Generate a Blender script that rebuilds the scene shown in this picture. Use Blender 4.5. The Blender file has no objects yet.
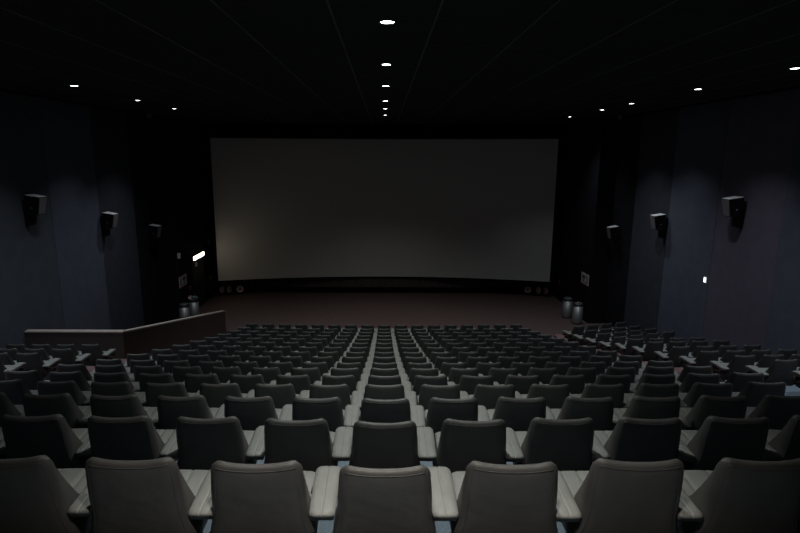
import bpy, bmesh, math, random
from mathutils import Vector, Matrix
random.seed(7)
SC = bpy.context.scene
COL = SC.collection
R = math.radians
EYE = 6.75                       # eye height above the floor in front of the screen

# ------------------------------------------------------------------ camera
cd = bpy.data.cameras.new('camera'); cam = bpy.data.objects.new('camera', cd); COL.objects.link(cam)
cd.sensor_width = 36; cd.lens = 24.75; cd.shift_x = 0.020; cd.clip_start = .05; cd.clip_end = 200
cam.matrix_world = Matrix.Translation((0, 0, EYE)) @ Matrix.Rotation(R(90 - 11.3), 4, 'X') @ Matrix.Rotation(R(.17), 4, 'Z')
SC.camera = cam
# ------------------------------------------------------------------ world and exposure
w = bpy.data.worlds.new('world'); SC.world = w; w.use_nodes = True
w.node_tree.nodes['Background'].inputs[0].default_value = (.5, .6, .8, 1)
w.node_tree.nodes['Background'].inputs[1].default_value = 0.0
SC.view_settings.view_transform = 'Standard'; SC.view_settings.look = 'None'
SC.view_settings.exposure = 0.0; SC.view_settings.gamma = 1.0; SC.view_settings.use_curve_mapping = False
SC.cycles.use_light_tree = True
SC.cycles.max_bounces = 6
CENTRE_W = 380; SIDE_W = 330; REAR_W = 440     # watts of the downlights
LAMP_COL = (.97, 1.0, .965); SIDE_COL = (.84, .92, 1.0); REAR_COL = (1.0, .905, .81)
CEIL = EYE + 1.52
# ------------------------------------------------------------------ helpers
def tag(o, label=None, cat=None, group=None, kind=None):
    if label: o['label'] = label
    if cat: o['category'] = cat
    if group: o['group'] = group
    if kind: o['kind'] = kind
    return o
def link(name, me, parent=None, loc=None, rot=None):
    o = bpy.data.objects.new(name, me); COL.objects.link(o)
    if parent: o.parent = parent
    if loc is not None: o.location = loc
    if rot is not None: o.rotation_euler = rot
    return o
def empty(name, loc, rz=0):
    o = bpy.data.objects.new(name, None); COL.objects.link(o); o.location = loc; o.rotation_euler = (0, 0, rz)
    o.empty_display_size = .1
    return o
def mesh(name, bm, mats, smooth=False):
    bmesh.ops.recalc_face_normals(bm, faces=bm.faces[:])
    me = bpy.data.meshes.new(name); bm.to_mesh(me); bm.free()
    for m in (mats if isinstance(mats, (list, tuple)) else [mats]): me.materials.append(m)
    if smooth:
        for p in me.polygons: p.use_smooth = True
    return me
def box(bm, x0, x1, y0, y1, z0, z1, bev=0, mi=0):
    vs = [bm.verts.new(p) for p in ((x0,y0,z0),(x1,y0,z0),(x1,y1,z0),(x0,y1,z0),(x0,y0,z1),(x1,y0,z1),(x1,y1,z1),(x0,y1,z1))]
    fs = [bm.faces.new([vs[i] for i in f]) for f in ((0,3,2,1),(4,5,6,7),(0,1,5,4),(1,2,6,5),(2,3,7,6),(3,0,4,7))]
    for f in fs: f.material_index = mi
    if bev:
        es = list({e for f in fs for e in f.edges})
        bmesh.ops.bevel(bm, geom=es, offset=bev, segments=2, affect='EDGES', profile=.6)
def cyl(bm, c0, c1, r0, r1=None, n=20, caps=True):
    c0 = Vector(c0); c1 = Vector(c1); r1 = r0 if r1 is None else r1
    d = (c1 - c0).normalized(); a = d.orthogonal().normalized(); b = d.cross(a)
    A = [bm.verts.new(c0 + (a*math.cos(t) + b*math.sin(t))*r0) for t in [2*math.pi*i/n for i in range(n)]]
    B = [bm.verts.new(c1 + (a*math.cos(t) + b*math.sin(t))*r1) for t in [2*math.pi*i/n for i in range(n)]]
    for i in range(n): bm.faces.new((A[i], A[(i+1)%n], B[(i+1)%n], B[i]))
    if caps: bm.faces.new(A[::-1]); bm.faces.new(B)
def lathe(bm, prof, n=28, axis=(0, 0, 1), origin=(0, 0, 0)):
    ax = Vector(axis).normalized(); a = ax.orthogonal().normalized(); b = ax.cross(a); o = Vector(origin)
    rings = []
    for r, h in prof:
        if r < 1e-5: rings.append([bm.verts.new(o + ax*h)])
        else: rings.append([bm.verts.new(o + ax*h + (a*math.cos(2*math.pi*i/n) + b*math.sin(2*math.pi*i/n))*r) for i in range(n)])
    for A, B in zip(rings, rings[1:]):
        for i in range(n):
            j = (i+1) % n
            if len(A) == 1 and len(B) == 1: continue
            if len(A) == 1: bm.faces.new((A[0], B[j], B[i]))
            elif len(B) == 1: bm.faces.new((A[i], A[j], B[0]))
            else: bm.faces.new((A[i], A[j], B[j], B[i]))
def quad(bm, pts, mi=0):
    f = bm.faces.new([bm.verts.new(p) for p in pts]); f.material_index = mi
def tube(bm, pts, r, n=6):
    pts = [Vector(p) for p in pts]; rings = []
    for i, p in enumerate(pts):
        d = (pts[min(i+1, len(pts)-1)] - pts[max(i-1, 0)]).normalized()
        a = Vector((0, 1, 0)) - d*d.y
        a = a.normalized() if a.length > 1e-3 else d.orthogonal().normalized()
        b = d.cross(a)
        rings.append([bm.verts.new(p + (a*math.cos(2*math.pi*k/n) + b*math.sin(2*math.pi*k/n))*r) for k in range(n)])
    for A, B in zip(rings, rings[1:]):
        for k in range(n): bm.faces.new((A[k], A[(k+1)%n], B[(k+1)%n], B[k]))
    bm.faces.new(rings[0][::-1]); bm.faces.new(rings[-1])
# ------------------------------------------------------------------ materials
def mat(name, col, rough=.6, col2=None, scale=8, bump=0, bscale=60, metal=0, spec=.5, stretch=None, sheen=0, detail=4):
    m = bpy.data.materials.new(name); m.use_nodes = True
    nt = m.node_tree; N = nt.nodes; L = nt.links; b = N['Principled BSDF']
    b.inputs['Base Color'].default_value = (*col, 1); b.inputs['Roughness'].default_value = rough
    b.inputs['Metallic'].default_value = metal; b.inputs['Specular IOR Level'].default_value = spec
    tc = N.new('ShaderNodeTexCoord'); mp = N.new('ShaderNodeMapping'); L.new(tc.outputs['Object'], mp.inputs[0])
    if stretch: mp.inputs['Scale'].default_value = stretch
    if col2:
        n = N.new('ShaderNodeTexNoise'); n.inputs['Scale'].default_value = scale; n.inputs['Detail'].default_value = detail
        cr = N.new('ShaderNodeValToRGB'); cr.color_ramp.elements[0].position = .35; cr.color_ramp.elements[1].position = .68
        cr.color_ramp.elements[0].color = (*col, 1); cr.color_ramp.elements[1].color = (*col2, 1)
        L.new(mp.outputs[0], n.inputs['Vector']); L.new(n.outputs[0], cr.inputs[0]); L.new(cr.outputs[0], b.inputs['Base Color'])
    if bump:
        n = N.new('ShaderNodeTexNoise'); n.inputs['Scale'].default_value = bscale; n.inputs['Detail'].default_value = 3
        bp = N.new('ShaderNodeBump'); bp.inputs['Strength'].default_value = bump; bp.inputs['Distance'].default_value = .01
        L.new(mp.outputs[0], n.inputs['Vector']); L.new(n.outputs[0], bp.inputs['Height']); L.new(bp.outputs[0], b.inputs['Normal'])
    return m
def emit(name, col, s):
    m = bpy.data.materials.new(name); m.use_nodes = True; b = m.node_tree.nodes['Principled BSDF']
    b.inputs['Base Color'].default_value = (*col, 1)
    b.inputs['Emission Color'].default_value = (*col, 1); b.inputs['Emission Strength'].default_value = s
    return m
def leather(name, c1, c2, rough):
    m = mat(name, c1, rough, c2, 5, 0, spec=.4)
    nt = m.node_tree; N = nt.nodes; L = nt.links; b = N['Principled BSDF']
    tc = N.new('ShaderNodeTexCoord')
    big = N.new('ShaderNodeTexNoise'); big.inputs['Scale'].default_value = 9; big.inputs['Detail'].default_value = 2
    mp = N.new('ShaderNodeMapping'); mp.inputs['Scale'].default_value = (.8, .8, 1.1)
    L.new(tc.outputs['Object'], mp.inputs[0]); L.new(mp.outputs[0], big.inputs['Vector'])
    w1 = N.new('ShaderNodeTexWave'); w1.inputs['Scale'].default_value = 60; w1.bands_direction = 'X'
    w2 = N.new('ShaderNodeTexWave'); w2.inputs['Scale'].default_value = 60; w2.bands_direction = 'Z'
    for q in (w1, w2):
        q.inputs['Distortion'].default_value = 2; L.new(tc.outputs['Object'], q.inputs['Vector'])
    ad = N.new('ShaderNodeMath'); ad.operation = 'ADD'; L.new(w1.outputs['Fac'], ad.inputs[0]); L.new(w2.outputs['Fac'], ad.inputs[1])
    b1 = N.new('ShaderNodeBump'); b1.inputs['Strength'].default_value = .3; b1.inputs['Distance'].default_value = .02
    b2 = N.new('ShaderNodeBump'); b2.inputs['Strength'].default_value = .15; b2.inputs['Distance'].default_value = .002
    L.new(big.outputs[0], b1.inputs['Height']); L.new(ad.outputs[0], b2.inputs['Height'])
    L.new(b1.outputs[0], b2.inputs['Normal']); L.new(b2.outputs[0], b.inputs['Normal'])
    return m
M = dict(
    back=leather('shaded_grey_leatherette', (.050, .050, .048), (.066, .065, .062), .50),  # same grey as the pads, darkened for the shade on the backs
    pad=leather('lit_grey_leatherette', (.17, .175, .165), (.21, .215, .20), .55),  # same grey as the backs, lightened for the light from overhead
    black=mat('black_metal', (.012, .012, .013), .45, metal=.3),
    plastic=mat('black_plastic', (.015, .015, .016), .5),
    wallblue=mat('navy_fabric_wall', (.072, .079, .104), .95, (.084, .092, .118), 3, .35, 250, spec=.1),
    wallpurple=mat('plum_fabric_wall', (.092, .079, .108), .95, (.104, .090, .120), 3, .35, 250, spec=.1),
    wallslate=mat('slate_fabric_wall', (.062, .068, .080), .95, (.072, .079, .092), 3, .35, 250, spec=.1),
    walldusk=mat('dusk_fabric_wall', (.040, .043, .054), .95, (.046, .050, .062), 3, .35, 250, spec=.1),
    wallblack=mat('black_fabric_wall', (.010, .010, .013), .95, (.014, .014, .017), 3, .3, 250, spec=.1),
    tile=mat('dark_ceiling_tile', (.020, .020, .021), .95, (.027, .027, .028), 30, .3, 120, spec=.1),
    grid=mat('ceiling_grid_metal', (.055, .055, .055), .6),
    carpet=mat('red_brown_carpet', (.080, .052, .050), .97, (.125, .088, .084), 14, .6, 220, spec=.05, detail=8),
    aisle=mat('rose_carpet', (.15, .085, .082), .97, (.24, .16, .155), 22, .6, 220, spec=.05, detail=8),
    terrace=mat('blue_grey_carpet', (.13, .165, .20), .97, (.19, .235, .28), 60, .6, 300, spec=.05, detail=6),
    nosing=mat('step_nosing', (.16, .15, .15), .5),
    screen=mat('screen_vinyl', (.55, .55, .535), .85, spec=.2),
    mask=mat('black_masking', (.006, .006, .007), .95, spec=.05),
    skirt=mat('brown_skirt_cloth', (.085, .066, .064), .95, (.10, .080, .078), 6, .3, 80, spec=.05),
    parapet=mat('brown_carpeted_parapet', (.066, .049, .047), .9, (.095, .074, .071), 40, .5, 200, spec=.1),
    cap=mat('pale_wood_capping', (.34, .29, .26), .45, (.42, .36, .32), 12),
    steel=mat('brushed_steel', (.36, .37, .36), .5, metal=.8, bump=.1, bscale=90),
    grille=mat('speaker_grille', (.13, .115, .117), .8, (.16, .14, .142), 90, .5, 260),
    speaker=mat('speaker_cabinet', (.006, .006, .006), .9, spec=.1),
    speakertop=mat('pale_box_and_lit_top', (.62, .62, .63), .6),  # plain pale grey on wall boxes; lamp light painted on speaker tops
    white=mat('white_plastic', (.75, .76, .78), .4),
    paperw=mat('sign_white', (.62, .58, .58), .6),
    red=mat('sign_red', (.45, .05, .05), .6),
    signink=mat('sign_black', (.02, .02, .02), .6),
    teal=mat('teal_card', (.12, .20, .21), .7),
    orange=mat('orange_card', (.55, .22, .08), .7),
    pinkring=mat('pale_pink_ring', (.85, .66, .66), .5),
    darkred=mat('dark_red_plastic', (.20, .02, .02), .5),
    lamp=emit('lamp_glow', (.95, .98, 1.0), 14),
    lampfar=emit('exit_glow', (1.0, .86, .66), 9),
    ledw=emit('white_indicator', (.9, .95, 1.0), 2.2),
    door=mat('black_painted_door', (.018, .017, .018), .55),
)
# ------------------------------------------------------------------ rows: distance from camera and height of the chair tops below the eye
PITCH = 1.12
ROWD = [2.34 + PITCH*i for i in range(16)]
TOPZ = [-1.43, -1.77, -2.12, -2.47, -2.825, -3.17, -3.515, -3.83, -4.14, -4.43, -4.71, -4.99, -5.26, -5.52, -5.77, -5.98]
CH = .77                                            # chair height
ROWZ = [EYE + z - CH for z in TOPZ]                 # floor level of each row
SIDED = dict(zip(range(15, 4, -1), [18.7, 17.6, 16.5, 15.4, 14.4, 13.35, 12.2, 11.1, 10.0, 8.95, 7.85]))
SIDEUP = .12                                        # the blocks by the walls stand a little higher
XB = 5.25; XS = 6.5; W = 9.12; W2 = 8.42; JOG = 21.9; FRONT = 27.7; BACK = -2.9
def backD(i):                                       # rows continue behind the camera
    return ROWD[0] + PITCH*i
def backZ(i):
    return ROWZ[i] if i >= 0 else ROWZ[0] - .34*i
EX = [i for i in range(-4, 16)]
# ------------------------------------------------------------------ floor
def floor_build():
    bm = bmesh.new()
    OFF = -.13
    def strip(x0, x1, ds, zs, y_end, tilt=None, mi=1, ystart=None):
        # ds: y of risers at x0, tilt: list of extra y at x1
        n = len(ds)
        for k in range(n):
            y0 = ds[k]; y1 = ds[k+1] if k+1 < n else y_end
            t0 = tilt[k] if tilt else 0; t1 = (tilt[k+1] if k+1 < n else 0) if tilt else 0
            z = zs[k]
            quad(bm, ((x0, y0, z), (x1, y0+t0, z), (x1, y1+t1, z), (x0, y1, z)), mi)
            zn = zs[k+1] if k+1 < n else 0
            if zn < z - 1e-4: quad(bm, ((x0, y1, z), (x1, y1+t1, z), (x1, y1+t1, zn), (x0, y1, zn)), mi)
    cd_ = [backD(i)+OFF for i in EX]; cz = [backZ(i) for i in EX]; cd_[0] = BACK
    yend = ROWD[15] + .95
    cz[-1] = .001
    strip(-XB, XB, cd_, cz, yend)
    for s in (-1, 1): strip(s*XB, s*XS, cd_, cz, yend, mi=2)
    sd = [(SIDED[i]+OFF if i in SIDED else backD(i)+OFF-.1) for i in EX]; sd[0] = BACK
    tl = [(math.tan(R(16))*(W-XS) if i >= 12 else (math.tan(R(4))*(W-XS) if i > -4 else 0)) for i in EX]
    sz = [z + SIDEUP for z in cz]
    f = .5/(W-XS)
    q = EX.index(7)
    strip(XS, XS+.5, sd[:q], sz[:q], sd[q], None, 1); strip(XS, XS+.5, sd[q:], sz[q:], yend, [t*f for t in tl[q:]], 2)
    strip(XS+.5, W, [a+t*f for a, t in zip(sd, tl)], sz, yend, [t*(1-f) for t in tl])
    k = EX.index(10)
    strip(-XS, -XS-.5, sd[:k], sz[:k], 13.3, None, 2); strip(-XS-.5, -W, sd[:k], sz[:k], 13.3, None)
    # side walls of the terraces toward lower aisle parts are closed by cheek faces
    for X in (XB, XS):
        for s in (-1, 1):
            a = cd_
            for j, i in enumerate(EX[:-1]):
                y0, y1 = sorted((sd[j+1], cd_[j+1]))
                quad(bm, ((s*X, y0, cz[j+1]-.05), (s*X, y1, cz[j+1]-.05), (s*X, y1, cz[j]+SIDEUP*(X == XS)), (s*X, y0, cz[j]+SIDEUP*(X == XS))), 1)
        if X == XS:
            for s in (-1, 1):
                for j in range(len(EX) if s > 0 else EX.index(10)):
                    ya = sd[j]; yb = sd[j+1] if j+1 < len(EX) else yend
                    quad(bm, ((s*X, ya, cz[j]-.05), (s*X, yb, cz[j]-.05), (s*X, yb, sz[j]), (s*X, ya, sz[j])), 1)
    quad(bm, ((-W, 13.3, 0), (W, 13.3, 0), (W, FRONT, 0), (-W, FRONT, 0)), 0)
    me = mesh('floor', bm, [M['carpet'], M['terrace'], M['aisle']])
    fl = tag(link('floor', me), kind='structure')
    # half steps of the two aisles
    sb = bmesh.new(); box(sb, -.5*(XS-XB), .5*(XS-XB), 0, .36, 0, .17, .006)
    sm = mesh('step', sb, M['aisle'])
    nb = bmesh.new(); box(nb, -.5*(XS-XB), .5*(XS-XB), .335, .364, .165, .176); nm = mesh('nosing', nb, M['nosing'])
    for s in (-1, 1):
        for i in range(2, 15):
            dz = ROWZ[i] - ROWZ[i+1]
            o = link('step', sm, fl, (s*.5*(XB+XS), ROWD[i+1]+OFF, ROWZ[i+1] if i < 14 else 0)); o.scale = (1, 1, dz*.5/.17)
            link('nosing', nm, o)
    # edge strip of each terrace, proud of the carpet
    for i in range(0, 15):
        eb = bmesh.new(); box(eb, -XB, XB, ROWD[i+1]+OFF-.03, ROWD[i+1]+OFF+.004, ROWZ[i]-.02, ROWZ[i]+.004)
        link('terrace_edge', mesh('terrace_edge', eb, M['black']), fl)
    return fl
floor = floor_build()
# ------------------------------------------------------------------ ceiling with its tiles and grid
def ceiling_build():
    bm = bmesh.new(); box(bm, -W-.2, W+.2, BACK-.2, FRONT+.3, CEIL+.03, CEIL+.25)
    c = tag(link('ceiling', mesh('ceiling', bm, M['tile'])), kind='structure')
    tb = bmesh.new(); box(tb, -.563, .563, -.290, .290, 0, .03, .004); tm = mesh('ceiling_tile', tb, M['tile'])
    cells = [(i*1.15, BACK + .35 + j*.6) for i in range(-7, 8) for j in range(51) if BACK + .35 + j*.6 < FRONT - .25]
    vis = sorted([q for q in cells if q[1] > 4.6 and abs(q[0]) < q[1]*.72+.6], key=lambda q: q[1] + .3*abs(q[0]))[:300]
    vs = set(vis)
    for q in vis:
        link('ceiling_tile', tm, c, (q[0], q[1], CEIL + random.choice((0, 0, .0015, .003))))
    rb = bmesh.new()
    for q in cells:
        if q not in vs:
            box(rb, q[0]-.563, q[0]+.563, q[1]-.290, q[1]+.290, CEIL, CEIL+.03)
    o = link('ceiling_tiles', mesh('ceiling_tiles', rb, M['tile']), c); o['kind'] = 'stuff'
    gb = bmesh.new(); L = FRONT - BACK
    box(gb, -.010, .010, 0, L, -.004, .012); gm = mesh('grid_bar', gb, M['grid'])
    for i in range(-7, 9):
        link('grid_bar', gm, c, ((i-.5)*1.15, BACK, CEIL))
    xb = bmesh.new(); j = 0
    while BACK + .05 + j*.6 < FRONT:
        y = BACK + .05 + j*.6; box(xb, -8.62, 8.62, y-.005, y+.005, CEIL+.002, CEIL+.012); j += 1
    o = link('cross_bars', mesh('cross_bars', xb, M['tile']), c); o['kind'] = 'stuff'
    for s, n in ((-1, 1), (1, 2)):
        b = bmesh.new(); box(b, min(s*6.5, s*8.7), max(s*6.5, s*8.7), 15.38, 15.43, CEIL-.05, CEIL+.01, .004)
        tag(link('trim_%d' % n, mesh('trim', b, M['grid'])), kind='structure')
ceiling_build()
# ------------------------------------------------------------------ walls made of fabric panels
def side_wall(s, name):
    bm = bmesh.new()
    a, b = sorted((s*(W+.03), s*(W+.25)))
    box(bm, a, b, BACK-.2, JOG, -.2, CEIL+.03)
    a, b = sorted((s*(W2+.03), s*(W+.25)))
    box(bm, a, b, JOG, FRONT+.3, -.2, CEIL+.03)
    wl = tag(link(name, mesh(name, bm, M['wallblack'])), kind='structure')
    edges = [BACK, -.04, 2.46, 4.96, 7.5, 10.03, 12.56, 15.07, 17.6, 20.1, JOG-.02]
    for k in range(len(edges)-1):
        y0, y1 = edges[k]+.004, edges[k+1]-.004
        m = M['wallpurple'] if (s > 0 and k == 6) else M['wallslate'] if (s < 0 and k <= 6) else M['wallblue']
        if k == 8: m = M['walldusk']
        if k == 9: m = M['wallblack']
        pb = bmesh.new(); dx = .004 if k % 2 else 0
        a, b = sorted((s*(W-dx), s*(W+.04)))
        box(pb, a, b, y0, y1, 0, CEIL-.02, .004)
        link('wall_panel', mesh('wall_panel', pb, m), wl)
    yy = [JOG-.02, 24.9, FRONT-.05]
    for k in range(2):
        pb = bmesh.new(); a, b = sorted((s*W2, s*(W2+.04) if k or True else 0))
        box(pb, a, b, yy[k]+.004, yy[k+1]-.004, 0, CEIL-.02, .004)
        link('wall_panel', mesh('wall_panel', pb, M['wallblack']), wl)
    return wl
side_wall(-1, 'wall_left'); side_wall(1, 'wall_right')
bm = bmesh.new(); box(bm, -W, W, FRONT, FRONT+.2, -.2, CEIL+.03); tag(link('wall_front', mesh('wall_front', bm, M['mask'])), kind='structure')
bm = bmesh.new(); box(bm, -W, W, BACK-.2, BACK, -.2, CEIL+.03); tag(link('wall_back', mesh('wall_back', bm, M['wallblack'])), kind='structure')
# ------------------------------------------------------------------ screen
def arc_y(x, yc=27.0, sag=1.1, hw=8.0):
    return yc - sag*(x/hw)**2
def screen_build():
    s = empty('cinema_screen', (0, 27.0, 0))
    tag(s, 'wide curved pale cinema screen, unlit, filling the far wall', 'screen')
    def sheet(name, x0, x1, z0, z1, dy, th, m, n=48):
        bm = bmesh.new(); P = []
        for i in range(n+1):
            x = x0 + (x1-x0)*i/n; y = arc_y(x) - 27.0 + dy
            P.append([bm.verts.new((x, y, z0)), bm.verts.new((x, y, z1)), bm.verts.new((x, y+th, z1)), bm.verts.new((x, y+th, z0))])
        for A, B in zip(P, P[1:]):
            for k in range(4): bm.faces.new((A[k], B[k], B[(k+1)%4], A[(k+1)%4]))
        bm.faces.new(P[0]); bm.faces.new(P[-1][::-1])
        return link(name, mesh(name, bm, m, False), s)
    zt = EYE + .82; zb = EYE - 5.91
    sheet('screen_surface', -8.0, 8.0, zb, zt, 0, .02, M['screen'])
    sheet('top_masking', -8.12, 8.12, zt, zt+.20, -.03, .08, M['mask'])
    sheet('bottom_masking', -8.12, 8.12, zb-.04, zb, -.03, .08, M['mask'])
    sheet('side_masking', -8.14, -8.0, zb-.04, zt+.2, -.03, .08, M['mask'], 2)
    sheet('side_masking', 8.0, 8.14, zb-.04, zt+.2, -.03, .08, M['mask'], 2)
    # skirt hanging behind the lower masking with shallow folds, above a black plinth
    bm = bmesh.new(); n = 240; A = []
    for i in range(n+1):
        x = -8.35 + 16.7*i/n; y = 27.05 + .02*math.sin(i*1.3)
        A.append((bm.verts.new((x, y, .28)), bm.verts.new((x, y, .79)), bm.verts.new((x, y+.04, .79)), bm.verts.new((x, y+.04, .28))))
    for a, b in zip(A, A[1:]):
        for k in range(4): bm.faces.new((a[k], b[k], b[(k+1)%4], a[(k+1)%4]))
    tag(link('screen_skirt', mesh('screen_skirt', bm, M['skirt'])), 'dark brown cloth skirt below the screen', 'curtain')
    bm = bmesh.new(); box(bm, -8.38, 8.38, 27.0, 27.68, 0, .28, .01)
    tag(link('stage_plinth', mesh('stage_plinth', bm, M['mask'])), 'low black plinth along the foot of the screen wall', 'plinth')
screen_build()
# ------------------------------------------------------------------ downlights
ringb = bmesh.new(); lathe(ringb, [(.080, 0), (.083, -.010), (.105, -.012), (.112, -.004), (.112, .0), (.108, .004), (.080, .004), (.080, 0)], 32)
ring_me = mesh('trim_ring', ringb, M['plastic'], True)
lensb = bmesh.new(); lathe(lensb, [(0, -.007), (.05, -.006), (.0795, -.003), (.0795, .003), (0, .003)], 28)
lens_me = mesh('lens', lensb, M['lamp'], True)
ORD = ['', 'first', 'second', 'third', 'fourth', 'fifth', 'sixth', 'seventh', 'eighth', 'ninth', 'tenth', 'eleventh', 'twelfth', 'thirteenth', 'fourteenth', 'fifteenth', 'sixteenth', 'seventeenth']
def downlight(x, y, label, group, watt, col=LAMP_COL, size=108, back=None):
    e = empty('ceiling_downlight', (x, y, CEIL))
    if label: tag(e, label, 'ceiling light', group)
    else: tag(e, 'added round ceiling downlight outside the picture, ' + back, 'ceiling light', 'added downlights outside the picture')
    link('trim_ring', ring_me, e); link('lens', lens_me, e)
    l = bpy.data.lights.new('downlight_beam', 'SPOT'); l.energy = watt; l.color = col
    l.spot_size = R(size if abs(x) < 3 else 100); l.spot_blend = 1.0; l.shadow_soft_size = .07
    o = link('downlight_beam', l, e, (0, 0, -.03))
    return e
CY = [6.75, 9.72, 12.6, 15.9, 18.4, 21.2]
for k, y in enumerate(CY):
    downlight(.03, y, 'round ceiling downlight in the centre line, %s from the camera' % ORD[k+1], 'downlights along the centre of the ceiling', CENTRE_W)
for k, y in enumerate([10.0, 13.0, 16.4, 18.6, 21.8]):
    downlight(7.1, y, 'round ceiling downlight near the right wall, %s from the camera' % ORD[k+1], 'downlights along the right wall', SIDE_W*(.55 if k == 4 else 1), SIDE_COL)
for k, y in enumerate([12.7, 15.9, 18.6]):
    downlight(-6.86, y, 'round ceiling downlight near the left wall, %s from the camera' % ORD[k+1], 'downlights along the left wall', SIDE_W, SIDE_COL)
downlight(-6.95, 9.9, None, None, SIDE_W, SIDE_COL, back='left line beside the rear rows')  # this and the unseen lamps below are added to light the near chairs
downlight(.03, 3.85, None, None, CENTRE_W, back='centre line above the third row')
for y, t in ((.95, 'centre line just ahead of the camera'), (-1.9, 'centre line at the back wall')): downlight(.03, y, None, None, REAR_W*(1.5 if y > 0 else .6), REAR_COL, 86 if y > 0 else 96, t)
for s in (-1, 1):
    for y, t in ((6.9, 'level with the fifth row'), (3.9, 'level with the second row'), (.9, 'level with the camera')):
        downlight(s*7, y, None, None, SIDE_W, SIDE_COL, back='%s line %s' % ('left' if s < 0 else 'right', t))
# ------------------------------------------------------------------ chairs
def loft(rings, closed_ends=True):
    bm = bmesh.new(); V = [[bm.verts.new(p) for p in r] for r in rings]; n = len(rings[0])
    for A, B in zip(V, V[1:]):
        for k in range(n): bm.faces.new((A[k], A[(k+1)%n], B[(k+1)%n], B[k]))
    if closed_ends: bm.faces.new(V[0][::-1]); bm.faces.new(V[-1])
    return bm
def lerp_tab(tab, t):
    for (a, va), (b, vb) in zip(tab, tab[1:]):
        if t <= b:
            u = (t-a)/(b-a); return tuple(p + (q-p)*u for p, q in zip(va, vb))
    return tab[-1][1]
# height fraction -> half width, rear y, wing depth, mid thickness
BT = [(0, (.235, .085, .14, .09)), (.12, (.264, .075, .295, .115)), (.25, (.262, .060, .265, .12)), (.36, (.247, .050, .222, .115)), (.45, (.234, .042, .180, .110)),
      (.70, (.229, .020, .108, .082)), (.88, (.221, .005, .070, .060)), (1.0, (.216, 0, .054, .052))]
Z0 = .20
def back_ring(f, shrink=0.0, zadd=0.0):
    hw, yr, wd, mt = lerp_tab(BT, f)
    pts = []
    n = 18
    def top(u): return CH - .022*(1-min(1, abs(u))**2.4) - .020*max(0, abs(u)-.86)/.14
    def rear(u):
        return yr + .010*u*u + .028*max(0, (abs(u)-.78)/.22)**2
    def front(u):
        e = min(1, max(0, (abs(u)-.45)/.45)); e = e*e*(3-2*e)
        y = yr + mt + .010*u*u + (wd-mt)*e
        return y - .02*max(0, (abs(u)-.86)/.14)**2
    us = [-1 + 2*i/n for i in range(n+1)]
    R_ = [(hw*u, rear(u), u) for u in us]; F_ = [(hw*u*.995, front(u), u) for u in reversed(us)]
    loop = R_ + F_
    out = []
    for x, y, u in loop:
        ym = (rear(u) + front(u))/2
        y2 = ym + (y-ym)*(1-shrink)
        x2 = x*(1 - .10*shrink*abs(u)**3)
        z = Z0 + (top(u)-Z0)*f + zadd
        out.append((x2, y2, z))
    return out
def back_mesh():
    fs = [0, .03, .08, .15, .25, .31, .37, .45, .55, .65, .74, .82, .88, .925]
    rings = [back_ring(.0, .55, -.004)] + [back_ring(f, .25 if f == 0 else 0) for f in fs]
    for f, sh in ((.950, .06), (.970, .18), (.985, .36), (.995, .60), (1.0, .85), (1.0, .98)):
        rings.append(back_ring(f, sh))
    bm = loft(rings)
    return mesh('backrest', bm, M['back'], True)
def seam_mesh():
    bm = bmesh.new(); pts = []
    def P(u, f):
        hw, yr, wd, mt = lerp_tab(BT, f)
        y = yr + .010*u*u + .028*max(0, (abs(u)-.78)/.22)**2
        t = CH - .022*(1-abs(u)**2.4)
        return (hw*u, y-.0005, Z0 + (t-Z0)*f)
    for f in (.12, .25, .4, .55, .7, .8, .92): pts.append(P(-.88, f))
    for u in (-.86, -.78, -.6, -.4, -.2, 0, .2, .4, .6, .78, .86): pts.append(P(u, .955))
    for f in (.92, .8, .7, .55, .4, .25, .12): pts.append(P(.88, f))
    tube(bm, pts, .0017, 5)
    return mesh('piping', bm, M['back'], True)
def seat_mesh():
    # cushion: rings along y, cross-section in xz with two stitched grooves
    ys = [(.16, .30, .06), (.17, .345, .05), (.22, .362, 0), (.35, .368, 0), (.5, .378, 0), (.58, .380, 0), (.615, .370, 0), (.632, .345, .01), (.636, .31, .02)]
    rings = []
    xs = [-1, -.96, -.85, -.70, -.50, -.40, -.37, -.34, -.2, 0, .2, .34, .37, .40, .50, .70, .85, .96, 1]
    for y, z, ins in ys:
        r = []
        for u in xs:
            zz = z - .014*max(0, (abs(u)-.8)/.2)**2 - (.007 if abs(abs(u)-.37) < .01 else 0) + .006*(1-u*u)
            r.append((u*(.222-ins*.4), y, zz))
        r.append((.215-ins*.4, y, .26)); r.append((-.215+ins*.4, y, .26))
        rings.append(r)
    return mesh('seat', loft(rings), M['pad'], True)
def pan_mesh():
    bm = bmesh.new(); box(bm, -.215, .215, .13, .58, .17, .262, .03); return mesh('seat_pan', bm, M['plastic'], True)
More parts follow.
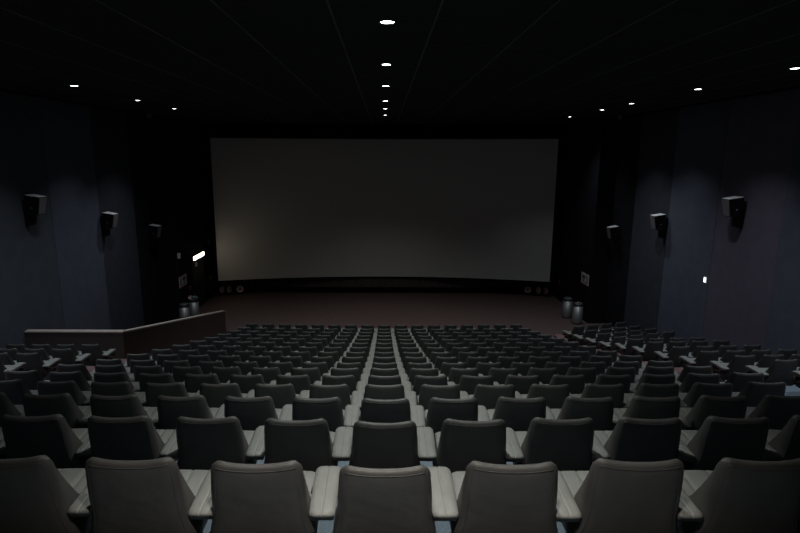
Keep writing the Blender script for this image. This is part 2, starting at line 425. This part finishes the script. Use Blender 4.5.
def arm_mesh():
    # padded armrest centred on x=0, rings along its length, front end rolled down
    path = [(.060, .464, .70), (.067, .476, .86), (.095, .482, .92), (.2, .485, .94), (.3, .488, 1), (.4, .490, 1), (.455, .487, 1), (.495, .474, 1), (.520, .450, .98), (.528, .418, .93), (.522, .388, .80)]
    xs = [-1, -.97, -.88, -.7, -.45, -.15, -.05, 0, .05, .15, .45, .7, .88, .97, 1]
    rings = []
    for i, (y, z, s) in enumerate(path):
        d0 = Vector(path[max(0, i-1)][:2]); d1 = Vector(path[min(len(path)-1, i+1)][:2]); d = (d1-d0).normalized(); nrm = Vector((-d.y, d.x))
        th = .062 if i < 7 else .062 - .006*(i-6)
        r = []
        for u in xs:
            h = -.016*max(0, (abs(u)-.6)/.4)**2 - (.006 if abs(u) < .01 else 0) + .003*(1-u*u)
            r.append((u*.071*s, y + nrm.x*h, z + nrm.y*h))
        for u in (.86, .4, -.4, -.86):
            r.append((u*.071*s, y - nrm.x*th, z - nrm.y*th))
        rings.append(r)
    return mesh('armrest', loft(rings), M['pad'], True)
def bracket_mesh():
    # dark tapered cheek beneath the arm pad
    bm = bmesh.new()
    prof = [(.24, .432), (.46, .432), (.485, .40), (.44, .365), (.38, .345), (.30, .36)]
    a = [bm.verts.new((-.028, y, z)) for y, z in prof]; b = [bm.verts.new((.028, y, z)) for y, z in prof]
    for i in range(len(prof)):
        j = (i+1) % len(prof); bm.faces.new((a[i], a[j], b[j], b[i]))
    bm.faces.new(a[::-1]); bm.faces.new(b)
    bmesh.ops.bevel(bm, geom=bm.edges[:], offset=.012, segments=2, affect='EDGES')
    # tie bar to the seat pan
    box(bm, -.095, .09, .40, .45, .335, .372)
    return mesh('arm_support', bm, M['plastic'], True)
def leg_mesh():
    bm = bmesh.new(); box(bm, -.018, .018, .26, .33, .012, .18, .006); box(bm, -.03, .03, .18, .42, 0, .014, .004)
    return mesh('leg', bm, M['black'])
ME = dict(back=back_mesh(), seam=seam_mesh(), seat=seat_mesh(), pan=pan_mesh(), arm=arm_mesh(), brk=bracket_mesh(), leg=leg_mesh())
def make_chair(piping):
    e = empty('cinema_chair', (0, 0, 0))
    b = link('backrest', ME['back'], e)
    if piping: link('piping', ME['seam'], b)
    s = link('seat', ME['seat'], e); link('seat_pan', ME['pan'], e)
    a = link('armrest', ME['arm'], e, (.302, 0, 0)); link('arm_support', ME['brk'], a)
    for q in (-.2, .2): link('leg', ME['leg'], e, (q, 0, 0))
    return e
def copy_tree(o, parent=None):
    c = o.copy(); COL.objects.link(c); c.parent = parent
    for ch in list(o.children): copy_tree(ch, c)
    return c
proto = {True: make_chair(True), False: make_chair(False)}
used = {True: False, False: False}
def place(x, y, z, rz, label, group, near=False, left_arm=False):
    if not used[near]: c = proto[near]; used[near] = True
    else: c = copy_tree(proto[near])
    c.location = (x, y, z); c.rotation_euler = (0, 0, rz)
    tag(c, label, 'chair', group)
    if left_arm:
        a = link('armrest', ME['arm'], c, (-.302, 0, 0)); link('arm_support', ME['brk'], a)
    return c
# take an independent un-armed copy first so later copies never inherit a left arm
HALF = {0: 4, 1: 5, 2: 6, 3: 7}
jobs = []
for n in range(16):
    h = HALF.get(n, 8)
    for k in range(-h, h+1):
        s_ = [.606, .611, .615][n] if n < 3 else (.616 if n < 4 else .612 if n < 8 else .612 - .001*(n-7))
        x = s_*k + ([.004, .010, .014][n] if n < 3 else .014); y = ROWD[n] + x*x/180; rz = -x/90
        rz += random.uniform(-.012, .012)
        pos = 'in the centre column' if k == 0 else '%s %s of centre' % (ORD[abs(k)], 'right' if k > 0 else 'left')
        lab = 'dark grey padded chair, middle block, %s row from camera, %s' % (ORD[n+1], pos)
        jobs.append((x + random.uniform(-.004, .004), y, ROWZ[n] if n < 15 else .001, rz, lab, 'chairs of the middle block, %s row from the camera' % ORD[n+1], n < 5, k == -h, 1 + [.045, .032, .018][n]*min(1, abs(k)/1.6) if n < 3 else 1))
for i in range(15, 4, -1):
    ang = R(16) if i >= 12 else R(4)
    cnt = {5: 1, 6: 2, 7: 3}.get(i, 4)
    for j in range(cnt):
        d = .585*j; x = 6.95 + d*math.cos(ang); y = SIDED[i] + d*math.sin(ang)
        lab = 'dark grey padded chair, right wall block, %s row from the screen, %s from the aisle' % (ORD[16-i], ORD[j+1])
        jobs.append((x, y, ROWZ[i] + SIDEUP, ang, lab, 'chairs of the block by the right wall', False, j == 0, 1))
for i in (9, 8, 7, 6):
    cnt = {9: 4, 8: 4, 7: 3, 6: 1}[i]
    for j in range(cnt):
        x = -6.88 - .58*j; y = SIDED[i] + .02
        lab = 'dark grey padded chair, left wall block, %s row from the parapet, %s from the aisle' % (ORD[10-i], ORD[j+1])
        jobs.append((x, y, ROWZ[i] + SIDEUP, 0, lab, 'chairs of the block by the left wall', False, j == cnt-1, 1))
late = []; TALL = []
for jb in jobs:
    c = place(*jb[:7]); 
    if jb[7]: late.append(c)
    if jb[8] != 1: TALL.append((c, jb[8]))
for c, k in TALL:                                   # backs of the nearest rows are set a little higher away from the middle
    for ch in c.children:
        if ch.name.startswith('backrest'): ch.scale = (1, 1, k)
for c in late:
    a = link('armrest', ME['arm'], c, (-.302, 0, 0)); link('arm_support', ME['brk'], a)
# ------------------------------------------------------------------ parapet at left
def parapet(name, label, p0, p1, z0, z1, top0, top1, th=.14, endpost=False):
    """p0,p1: xy ends of the seat-side face; top heights slope from top0 to top1"""
    p0 = Vector(p0); p1 = Vector(p1); d = (p1-p0).normalized(); n = Vector((-d.y, d.x))
    e = empty(name, (0, 0, 0)); tag(e, label, 'low wall')
    def prism(off0, off1, a, b, ext=0):
        bm = bmesh.new(); q0 = p0 - d*ext; q1 = p1 + d*ext
        c = [q0 + n*off0, q1 + n*off0, q1 + n*off1, q0 + n*off1]
        lo = [bm.verts.new((v.x, v.y, z)) for v, z in zip(c, (a[0], a[1], a[1], a[0]))]
        hi = [bm.verts.new((v.x, v.y, z)) for v, z in zip(c, (b[0], b[1], b[1], b[0]))]
        bm.faces.new(lo[::-1]); bm.faces.new(hi)
        for i in range(4): bm.faces.new((lo[i], lo[(i+1)%4], hi[(i+1)%4], hi[i]))
        return bm
    link('wall_body', mesh('wall_body', prism(0, th, (z0, z1), (top0-.035, top1-.035)), M['parapet']), e)
    link('capping', mesh('capping', prism(-.012, th+.012, (top0-.035, top1-.035), (top0, top1)), M['cap']), e)
    return e
parapet('parapet_wall', 'short level carpeted parapet behind the left chair block', (-9.11, 13.35), (-6.62, 13.35), 0, 0, EYE-4.37, EYE-4.37)
parapet('parapet_wall', 'long sloping carpeted parapet running down beside the left aisle', (-6.62, 13.35), (-6.14, 20.5), 0, 0, EYE-4.37, EYE-5.85)
# ------------------------------------------------------------------ wall speakers
def speaker(s, y, z, label):
    e = empty('wall_speaker', (s*W, y, z)); tag(e, label, 'speaker', 'speakers on the side walls')
    # cabinet: top .40 deep in y, .36 out; lower edge pulled in
    def P(d, yy, zz): return (-s*d, yy, zz)
    def hull(name, pts, m, bev=.006, parent=e):
        bm = bmesh.new(); v = [bm.verts.new(p) for p in pts]
        for f in ((0,1,2,3),(4,5,6,7),(0,1,5,4),(1,2,6,5),(2,3,7,6),(3,0,4,7)): bm.faces.new([v[i] for i in f])
        bmesh.ops.recalc_face_normals(bm, faces=bm.faces[:])
        if bev: bmesh.ops.bevel(bm, geom=bm.edges[:], offset=bev, segments=2, affect='EDGES')
        return link(name, mesh(name, bm, m), parent)
    cab = hull('cabinet', [P(.12,-.20,.24), P(.48,-.17,.18), P(.48,.17,.18), P(.12,.20,.24), P(.16,-.18,-.26), P(.38,-.13,-.26), P(.38,.13,-.26), P(.16,.18,-.26)], M['speaker'])
    hull('grille', [P(.475,-.155,.165), P(.495,-.155,.165), P(.495,.155,.165), P(.475,.155,.165), P(.382,-.118,-.245), P(.402,-.118,-.245), P(.402,.118,-.245), P(.382,.118,-.245)], M['grille'], .004, cab)
    hull('lit_top_panel', [P(.13,-.19,.238), P(.475,-.163,.181), P(.475,.163,.181), P(.13,.19,.238), P(.13,-.19,.25), P(.475,-.163,.193), P(.475,.163,.193), P(.13,.19,.25)], M['speakertop'], .003, cab)  # pale colour carries the lamp light falling on the cabinet top
    hull('bracket', [P(.0,-.09,-.16), P(.22,-.07,-.22), P(.22,.07,-.22), P(.0,.09,-.16), P(.0,-.09,-.56), P(.20,-.07,-.52), P(.20,.07,-.52), P(.0,.09,-.56)], M['black'])
    hull('wall_plate', [P(0,-.12,.14), P(.14,-.06,.10), P(.14,.06,.10), P(0,.12,.14), P(0,-.12,-.14), P(.14,-.06,-.10), P(.14,.06,-.10), P(0,.12,-.14)], M['black'])
    bm = bmesh.new(); lathe(bm, [(0, .012), (.014, .010), (.018, 0), (0, 0)], 14, (0, -1, 0), P(.26, -.168, -.08)); link('screw_knob', mesh('screw_knob', bm, M['steel'], True), cab)
SP = [(14.0, -.0865), (17.7, -.1145), (21.1, -.1345)]
wh = ['nearest the camera', 'between the other two', 'nearest the screen']
for s in (-1, 1):
    for k, (y, r) in enumerate(SP):
        speaker(s, y, EYE + r*y, 'boxy black speaker on the %s wall, %s' % ('left' if s < 0 else 'right', wh[k]))
# ------------------------------------------------------------------ bins
def bin_(x, y, label, lid='open'):
    e = empty('litter_bin', (x, y, 0)); tag(e, label, 'bin', 'steel bins near the front corners')
    bm = bmesh.new(); lathe(bm, [(0, .03), (.195, .03), (.20, .06), (.20, .80), (.193, .80), (.193, .10), (0, .10)], 36); link('body', mesh('body', bm, M['steel'], True), e)
    bm = bmesh.new(); lathe(bm, [(0, 0), (.205, 0), (.208, .02), (.205, .055), (.2, .06)], 36); link('base_ring', mesh('base_ring', bm, M['plastic'], True), e)
    bm = bmesh.new(); lathe(bm, [(.203, .765), (.212, .77), (.214, .80), (.205, .835), (.16, .862), (.115, .862), (.11, .84), (.11, .79), (.2, .78)], 36); rim = link('lid', mesh('lid', bm, M['plastic'], True), e)
    bm = bmesh.new(); lathe(bm, [(.113, .862), (.118, .869), (.14, .871), (.15, .866), (.15, .86), (.113, .86)], 36); link('rim', mesh('rim', bm, M['steel'], True), rim)
    return e
bin_(8.0, 21.9, 'steel cylindrical bin by the right wall, nearer the chairs')
bin_(7.86, 22.75, 'steel cylindrical bin by the right wall, half hidden behind the other')
bin_(-8.12, 21.6, 'steel cylindrical bin by the left wall, clear open top')
bin_(-8.0, 22.4, 'steel cylindrical bin by the left wall, heaped with litter')
def litter(name, pts, m, label, cat, loc, rot):
    bm = bmesh.new(); box(bm, *pts, .008); o = link(name, mesh(name, bm, m), None, loc, rot); tag(o, label, cat)
litter('snack_box', (-.15, .15, -.12, .12, 0, .05), M['paperw'], 'pale flat snack box lying on the heaped left bin', 'box', (-8.06, 22.38, .875), (.04, .10, .5))
litter('cardboard_cup_carrier', (-.10, .10, -.10, .10, 0, .07), M['teal'], 'small teal carton on the pale box atop the left bin', 'carton', (-7.92, 22.28, .935), (0, .12, .9))
litter('paper_bag', (-.05, .06, -.05, .05, 0, .05), M['orange'], 'small orange packet on the pale box atop the left bin', 'packet', (-8.14, 22.40, .945), (.05, .10, .3))
# ------------------------------------------------------------------ signs, exit lamp, doors, switches
def exit_light():
    e = empty('exit_light', (-W2, 24.4, EYE-4.42)); tag(e, 'long glowing warm white light box above the left exit', 'light')
    bm = bmesh.new(); box(bm, 0, .07, -.74, .74, -.105, .105, .01); link('housing', mesh('housing', bm, M['plastic']), e)
    bm = bmesh.new(); box(bm, .06, .085, -.70, .70, -.085, .085, .01); link('diffuser', mesh('diffuser', bm, M['lampfar']), e)
exit_light()
def door(n, y0, y1, s, ztop):
    x = s*W2; bm = bmesh.new()
    f = bmesh.new()
    for a, b, c, d in ((y0-.06, y0, 0, ztop+.06), (y1, y1+.06, 0, ztop+.06), (y0, y1, ztop, ztop+.06)):
        box(f, min(x, x-s*.03), max(x, x-s*.03), a, b, c, d, .004)
    x0, x1 = sorted((x - s*.002, x - s*.015))
    box(bm, x0, x1, y0, y1, .01, ztop, .002)
    o = tag(link('door_%d' % n, mesh('door', bm, M['door'])), kind='structure')
    link('door_frame', mesh('door_frame', f, M['plastic']), o)
    h = bmesh.new(); xa, xb = sorted((x - s*.03, x - s*.07)); box(h, xa, xb, y0+.12, y1-.12, 1.0, 1.04, .01); link('push_bar', mesh('push_bar', h, M['black']), o)
door(1, 23.7, 25.1, -1, 2.12)
def wall_sign(s, y, z, label):
    x = s*W2; e = empty('notice_sign', (x, y, z)); tag(e, label, 'sign')
    def pl(name, a, b, c, d, dep0, dep1, m, parent=e):
        bm = bmesh.new(); x0, x1 = sorted((-s*dep0, -s*dep1)); box(bm, x0, x1, a, b, c, d); return link(name, mesh(name, bm, m), parent)
    p = pl('board', -.42, .42, -.23, .23, 0, .015, M['paperw'])
    # pictogram block at one end and lines of print
    pl('border', -.40, .40, .19, .21, .015, .018, M['red'], p); pl('border', -.40, .40, -.21, -.19, .015, .018, M['red'], p)
    t = bmesh.new()
    def bar(a, b, c, d): box(t, *sorted((-s*.015, -s*.0185)), a, b, c, d)
    # blocky figure, exit arrow
    bar(-.30, -.24, -.14, .12); bar(-.30, -.12, -.14, -.09); bar(-.24, -.14, .06, .12)
    bar(-.02, .30, .02, .13); bar(.02, .30, -.06, -.02); bar(.02, .24, -.14, -.10)
    link('print', mesh('print', t, M['signink']), p)
wall_sign(1, 22.47, EYE-5.0, 'pale rectangular notice on the black right wall above the bins')
wall_sign(-1, 21.95+.5, EYE-5.12, 'pale rectangular notice on the black left wall above the bins')
def small_box(name, label, cat, s, y, z, sy, sz, dep, m, wx=W):
    e = bmesh.new(); x0, x1 = sorted((0, -s*dep)); box(e, x0, x1, -sy/2, sy/2, -sz/2, sz/2, min(dep, sy, sz)*.15)
    return tag(link(name, mesh(name, e, m), None, (s*wx, y, z)), label, cat)
# glowing switch on the right wall
sw = empty('wall_switch', (W-.004, 15.22, EYE-3.40)); tag(sw, 'small glowing white switch beside the plum panel on right wall', 'switch')
b = bmesh.new(); box(b, -.02, 0, -.07, .07, -.09, .09, .004); link('face_plate', mesh('face_plate', b, M['white']), sw)
b = bmesh.new(); box(b, -.028, -.018, -.05, .05, -.065, .065, .003); link('rocker', mesh('rocker', b, M['ledw']), sw)
small_box('wall_sounder', 'small pale box high on the left wall above the notice', 'alarm', -1, 22.1, EYE-4.0, .14, .22, .10, M['speakertop'], W2)
small_box('junction_box', 'small grey box just below the glowing exit light', 'box', -1, 24.1, EYE-4.75, .14, .16, .06, M['speakertop'], W2)
small_box('wall_bracket', 'small dark fitting on the left wall beside the screen top half', 'fitting', -1, 26.0, EYE-4.05, .16, .22, .12, M['skirt'], W2)
small_box('wall_bracket', 'small dark fitting on the left wall beside the screen foot', 'fitting', -1, 26.0, EYE-5.75, .12, .2, .08, M['grille'], W2)
small_box('call_point', 'small dark red call point on the left wall above the bins', 'alarm', -1, 23.2, EYE-5.6, .12, .14, .06, M['darkred'], W2)
small_box('call_point', 'small dark red call point on right wall beside screen foot', 'alarm', 1, 25.7, EYE-5.85, .12, .16, .06, M['darkred'], W2)
for s in (-1, 1):
    bm = bmesh.new(); lathe(bm, [(0, -.12), (.05, -.105), (.085, -.06), (.095, 0), (.11, .03), (.11, .05), (0, .05)], 20)
    tag(link('dome_camera', mesh('dome_camera', bm, M['grille'], True), None, (s*8.7, 21.0, CEIL-.05)), 'small dim dome fitting under the ceiling by the %s wall' % ('left' if s < 0 else 'right'), 'camera')
# ------------------------------------------------------------------ round fittings at the foot of the screen
def round_fitting(x, y, ang, label):
    e = empty('round_floor_light', (x, y, 0), ang); tag(e, label, 'light', 'round fittings at the foot of the screen')
    bm = bmesh.new(); lathe(bm, [(0, .10), (.14, .10), (.16, .07), (.16, 0), (0, 0)], 24, (0, -1, 0), (0, .06, .28)); link('housing', mesh('housing', bm, M['darkred'], True), e)
    bm = bmesh.new(); lathe(bm, [(.085, .10), (.09, .118), (.13, .122), (.172, .11), (.176, .09), (.16, .085), (.085, .095)], 28, (0, -1, 0), (0, .06, .28)); link('ring', mesh('ring', bm, M['pinkring'], True), e)
    bm = bmesh.new(); lathe(bm, [(0, .13), (.02, .128), (.035, .112), (.035, .10), (0, .10)], 16, (0, -1, 0), (0, .06, .28)); link('centre_cap', mesh('centre_cap', bm, M['pinkring'], True), e)
    bm = bmesh.new(); box(bm, -.03, .03, .02, .07, .015, .16, .005); box(bm, -.12, .12, -.05, .14, 0, .018, .004); link('stand', mesh('stand', bm, M['black']), e)
for s, sd in ((-1, 'left'), (1, 'right')):
    round_fitting(s*7.15, 26.6, 0, 'pale ringed round fitting facing the seats, %s of the screen foot' % sd)
    round_fitting(s*7.68, 26.5, R(-s*68), 'narrow edge-on ringed fitting at the %s screen foot, inner one' % sd)
    round_fitting(s*8.02, 26.4, R(-s*74), 'narrow edge-on ringed fitting at the %s screen foot, by wall' % sd)
